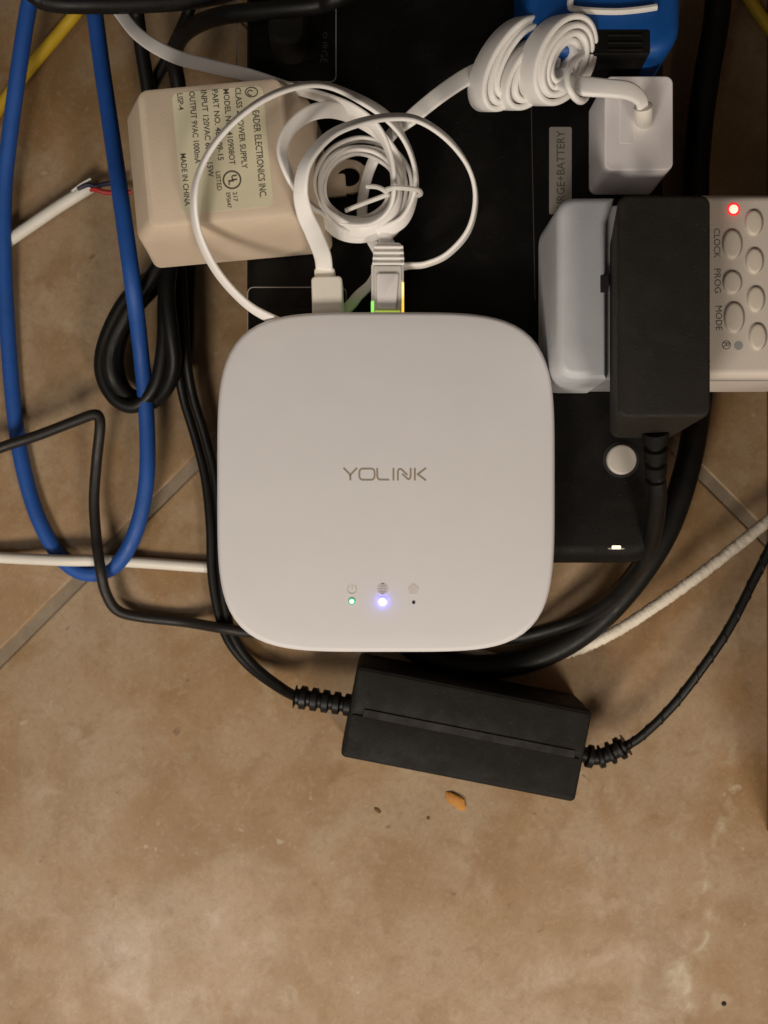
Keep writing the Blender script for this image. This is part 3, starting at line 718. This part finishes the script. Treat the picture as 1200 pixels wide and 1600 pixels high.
# coil of the clear plug, ending in the large left loop
q2 = thing("coiled_cable", "coiled flat white network cable with a ribbed clear plug lit green and amber", "cable", W(606, 440, 86), 'flat white cables')
mb = MB(); pbox(mb, 584, 628, 414, 500, 101, 88, 0.8, 0.8); mb.build("plug_boot_core", M['clear'], q2)
mb = MB(); pbox(mb, 580, 631, 412, 497, 100.2, 90, 0.8, 0.5); mb.build("clear_plug", M['clear'], q2)
mb = MB(); pts_ = round_poly([(589, 427), (589, 482), (619, 482), (623, 427)], [5, 3, 3, 5])
mb.loft([[W(x, y, 101.0) for x, y in pts_], [W(x, y, 101.9) for x, y in pts_], [W(606 + (x - 606) * .9, 455 + (y - 455) * .94, 102.3) for x, y in pts_]]); mb.build("latch", M['strip'] if False else M['charger'], q2)
mb = MB(); pbox(mb, 585, 629, 378, 416, 99.5, 89, 2, 1.2, 0, (0, 0, 0, 0)); mb.build("boot", M['white'], q2)
for k in range(4):
    mb = MB(); pbox(mb, 583.5 - k * 0.7, 630.5 + k * 0.7, 383 + k * 8.6, 387.5 + k * 8.6, 100.8, 89, 0.6, 0.5); mb.build("boot_rib", M['white'], q2)
def coil_pts():
    out = [(W(607, 384, 94), 0, 1.0), (W(603, 368, 96), -10, 1.0)]
    turns = 5.25; N = int(turns * 12); rnd = random.Random(5)
    for k in range(2, N + 1):
        th = R(90 - 360 * k / 12); f = k / N
        rx = 79 - 26 * f + rnd.uniform(-2.0, 2.0); ry = 82 - 32 * f + rnd.uniform(-2.0, 2.0)
        cx = 566 - 7 * f; cy = 294 + 2 * f
        z = 90 + 9 * math.sin(f * 13.0) * 0.45 + 8 * (0.5 - 0.5 * math.sin(th)) * (0.35 + 0.3 * f) + 5 * (1 - abs(2 * f - 1)) + 24 * max(0.0, (552 - (cx + rx * math.cos(th))) / 70) ** 1.2
        s_, c_ = math.sin(th), math.cos(th)
        phi = -(66 + 14 * abs(c_)) if s_ < 0.35 else -(40 + 30 * abs(c_))
        out.append((W(cx + rx * c_, cy + ry * s_, z), phi, 1.0))
    return out
cp_ = coil_pts()
mb = MB(); ribbon(mb, cp_, FW, FT, 5); mb.build("coil", M['white'], q2)
# outer strands of the coil that run up into the big loop
A = [(590, 366, 96, -35, 1), (630, 345, 98, -60, 1), (648, 305, 101, -78, 1), (648, 262, 105, -78, 1), (632, 218, 109, -66, 1), (604, 182, 114, -42, 1.05), (560, 154, 122, -40, 1.05), (505, 133, 136, -46, 1.0), (450, 139, 146, -52, 0.95), (395, 166, 150, -56, 0.95),
     (345, 212, 150, -60, 0.9), (314, 262, 148, -60, 0.85), (303, 312, 146, -58, 0.85), (311, 368, 138, -58, 0.85), (340, 426, 126, -60, 0.8), (384, 474, 114, -62, 0.8), (428, 500, 104, -50, 0.8), (480, 520, 96, -20, 0.8), (520, 540, 88, 0, 0.8)]
mb = MB(); ribbon(mb, rp_(A), FW, FT, 10); mb.build("outer_loop", M['white'], q2)
# second white flat cable, from the top left corner into the coil and its small side loop
q3 = thing("flat_cable", "flat white cable from the top left corner over the beige adapter into the coil", "cable", W(250, 80, 60), 'flat white cables')
Wp = [(120, -60, 50, 5, .95), (180, 10, 60, 5, .95), (216, 54, 74, 5, .95), (268, 86, 90, 25, .95), (330, 104, 104, 45, .9), (392, 118, 118, 62, .9), (450, 136, 126, 70, .85), (505, 152, 126, 70, .85), (552, 172, 120, 66, .9), (588, 200, 114, 72, .9), (608, 240, 110, 78, .9),
      (615, 285, 108, 80, .9), (608, 325, 104, 70, .9), (582, 345, 101, 45, .9), (546, 347, 102, 40, .9), (510, 338, 108, 40, .9), (486, 322, 124, 50, .9), (465, 296, 138, 52, .9), (447, 262, 143, 56, .9), (441, 232, 143, 56, .9), (453, 202, 141, 52, .9), (482, 178, 136, 44, .95), (520, 172, 126, 40, 1.0), (560, 186, 112, 40, 1.0), (596, 214, 102, 60, .9), (625, 255, 96, 70, .9), (632, 300, 92, 70, .9)]
mb = MB(); ribbon(mb, [(p_, -f_, w_) for (p_, f_, w_) in rp_(Wp)], FW, FT, 10); tag(mb.build("flat_cord", M['white'], q3), "x", "x") if False else mb.build("flat_cord", M['white'], q3)

# ---------------------------------------------------------------- cord of the charger: folded bundle, ribbon and tail
q4 = thing("charger_cable", "flat white charging cable folded into a thick bundle beside the blue box", "cable", W(830, 110, 86), 'flat white cables')
E = [(538, 486, 86, 0, .8), (560, 462, 86, 0, .75), (582, 440, 85.5, 0, .7), (594, 405, 85.5, 0, .75), (578, 370, 86, 0, .75), (566, 338, 86, 0, .75), (570, 292, 87, 10, .75), (584, 250, 90, 20, .85), (610, 212, 98, 20, 1.0), (644, 183, 108, 18, 1.15), (690, 146, 110, 14, 1.2), (735, 117, 106, 10, 1.25), (778, 100, 101, 8, 1.25)]
mb = MB(); ribbon(mb, rp_([(470, 540, 86, 0, .8)] + E), FW, FT, 10); mb.build("flat_cord", M['white'], q4)
def hank(mb, px, py, z, axis, longv, a0, a1, b0, b1, turns, width, thick, drift, seed, ph0=0.0, sk=0.0):
    """turns of flat cable wound about `axis` (world), long loop direction `longv`; radii from a0,b0 (outside) to a1,b1 (mm)"""
    Wd = Vector(axis).normalized(); U = Vector(longv); U = (U - Wd * U.dot(Wd)).normalized(); V = Wd.cross(U)
    c = W(px, py, z); N = int(turns * 14); cps = []; rnd = random.Random(seed); nrm = []
    for k in range(N + 1):
        f = k / N; th = ph0 + 2 * math.pi * k / 14
        a = a0 + (a1 - a0) * f; b = b0 + (b1 - b0) * f
        cs, sn = math.cos(th), math.sin(th)
        p = c + U * (a * cs) + V * (b * sn) + Wd * (drift * (f - 0.5))
        p += Wd * (0.8 * math.sin(seed + th * 0.37) + rnd.uniform(-0.1, 0.1)) + U * (a0 - a) * sk + V * 0.35 * math.sin(seed * 2 + th * 0.61)
        n_ = (U * (cs / max(a, .1)) + V * (sn / max(b, .1))).normalized()
        cps.append((p, 0, 1.0)); nrm.append(n_)
    def up(t, p, tt):
        x = t * N; i = min(int(x), N - 1); return nrm[i].lerp(nrm[i + 1], x - i)
    return ribbon(mb, cps, width, thick, 4, up)
ax1 = (0.62, -0.42, 0.66); lv = (0.50, 0.84, 0.0); HP = -math.pi / 2
ax1 = (0.44, -0.34, 0.83)
mb = MB(); hank(mb, 796, 104, 109, ax1, lv, 20.5, 13.5, 11.0, 5.5, 3.0, 12.5, 2.3, 1.0, 3, HP, 0.25); mb.build("bundle_turn", M['white'], q4)
mb = MB(); hank(mb, 824, 120, 110, ax1, (0.62, 0.78, 0.0), 16.5, 8.5, 10.0, 4.5, 3.0, 12.0, 2.3, 1.0, 9, HP, 0.35); mb.build("bundle_turn", M['white'], q4)
mb = MB(); hank(mb, 871, 97, 117, (0.46, -0.34, 0.82), (0.48, 0.88, 0.0), 18.0, 6.5, 12.5, 3.5, 4.0, 13.0, 2.4, 0.5, 4, HP, -0.06); mb.build("bundle_turn", M['white'], q4)
mb = MB(); tube(mb, cordp([(912, 84, 118), (897, 94, 126), (887, 112, 130), (888, 134, 131), (897, 151, 129), (908, 158, 124), (916, 150, 116), (912, 136, 112)]), 1.35, 10); mb.build("bundle_turn", M['white'], q4)
tail = [(862, 118, 114, 10, 1.1), (885, 131, 121, 6, 1.25), (915, 135, 126, 6, 1.3), (950, 138, 128, 4, 1.2), (982, 142, 127, 0, 1.15), (1000, 154, 124, 0, .95), (1005, 170, 120, 0, .8)]
mb = MB(); ribbon(mb, rp_(tail), FW, 2.6, 10); mb.build("tail", M['white'], q4)
mb = MB(); tube(mb, [W(1005, 166, 121), W(1005.5, 176, 119), W(1006, 184, 116), W(1006, 188, 111)], 3.6, 16); mb.build("tail_plug", M['ivory'], q4)

# twist tie round the coil
tie = thing("twist_tie", "white twist tie pinching the coil of flat cable, ends crossed", "twist tie", W(630, 298, 100))
ringp = [W(606, 296, 112), W(618, 293, 114), W(636, 294, 113), W(653, 297, 110), W(657, 303, 104), W(648, 306, 94), (W(625, 306, 90)), W(607, 304, 96), W(603, 298, 106)]
mb = MB(); tube(mb, [Vector(p_) for p_ in catmull(ringp + [ringp[0]], 8)], 1.05, 8); mb.build("tie_loop", M['tie'], tie)
mb = MB(); tube(mb, cordp([(606, 302, 110), (598, 296, 110), (588, 292, 109), (573, 291, 107)]), 0.95, 8); mb.build("tie_end", M['tie'], tie)
mb = MB(); tube(mb, cordp([(608, 303, 108), (592, 309, 106), (565, 319, 103), (540, 329, 100)]), 0.95, 8); mb.build("tie_end", M['tie'], tie)

# ---------------------------------------------------------------- blue box at the top right
bb = thing("blue_box", "bright blue plug-in box with a dark recessed panel at the top edge", "plug-in box", W(945, 10, ZU))
mb = MB(); pbox(mb, 824, 1066, -120, 84, 118, ZU + 1, 12, 5, 0, (0.5, -1, 0, 1.5)); mb.build("body", M['blue_box'], bb)
mb = MB(); pbox(mb, 906, 1016, 46, 84.5, 118.4, ZU + 1, 1, 0.4, 0, (0, 0, 0, 1.9)); pn = mb.build("dark_panel", M['black'], bb)
for yy in (52, 64, 75):
    mb = MB(); pbox(mb, 950, 1005, yy, yy + 4, 119.0, 117, 0.4, 0.3); mb.build("panel_rib", M['black'], pn)
wr = thing("white_wire", "short bent white wire lying across the blue box", "wire", W(950, 12, 118))
mb = MB(); tube(mb, cordp([(896, -50, 122), (893, -10, 120), (891, 8, 119.6), (897, 14, 119.4), (925, 17, 119.4), (965, 18, 119.4), (1000, 15, 119.4), (1026, 11, 119.4)]), 1.25, 8); mb.build("wire_sleeve", M['tie'], wr)

# ---------------------------------------------------------------- crumbs
def crumb(px, py, L_, w_, h_, rot, mat, label, seed):
    rnd = random.Random(seed); c = W(px, py, 0); mb = MB(); rings = []
    n = 12
    for (s_, z) in ((0.8, 0.02), (1.0, 0.35), (0.85, 0.75), (0.4, 1.0)):
        rg = []
        for k in range(n):
            a_ = 2 * math.pi * k / n; j = 1 + rnd.uniform(-.16, .16)
            x, y = L_ * s_ * math.cos(a_) * j, w_ * s_ * math.sin(a_) * j
            rg.append(Vector((c.x + x * math.cos(rot) - y * math.sin(rot), c.y + x * math.sin(rot) + y * math.cos(rot), z * h_ + rnd.uniform(0, .1) * h_)))
        rings.append(rg)
    mb.loft(rings); tag(mb.build("crumb", mat, None, c), label, "crumb", "crumbs on the tiles")
crumb(713, 1250, 6.0, 3.2, 2.2, R(-38), M['crumb'], "orange food crumb on the tile just below the power brick", 1)
crumb(590, 1266, 2.0, 0.9, 0.8, R(-35), M['crumb_d'], "small tan crumb on the tile to the left of the orange crumb", 2)
crumb(669, 1278, 0.9, 0.8, 0.6, R(70), M['crumb_d'], "tiny dark brown speck on the tile below the orange crumb", 3)
crumb(1131, 1568, 1.2, 1.1, 0.8, 0, M['hole'], "tiny black speck near the bottom right corner of the tiles", 4)
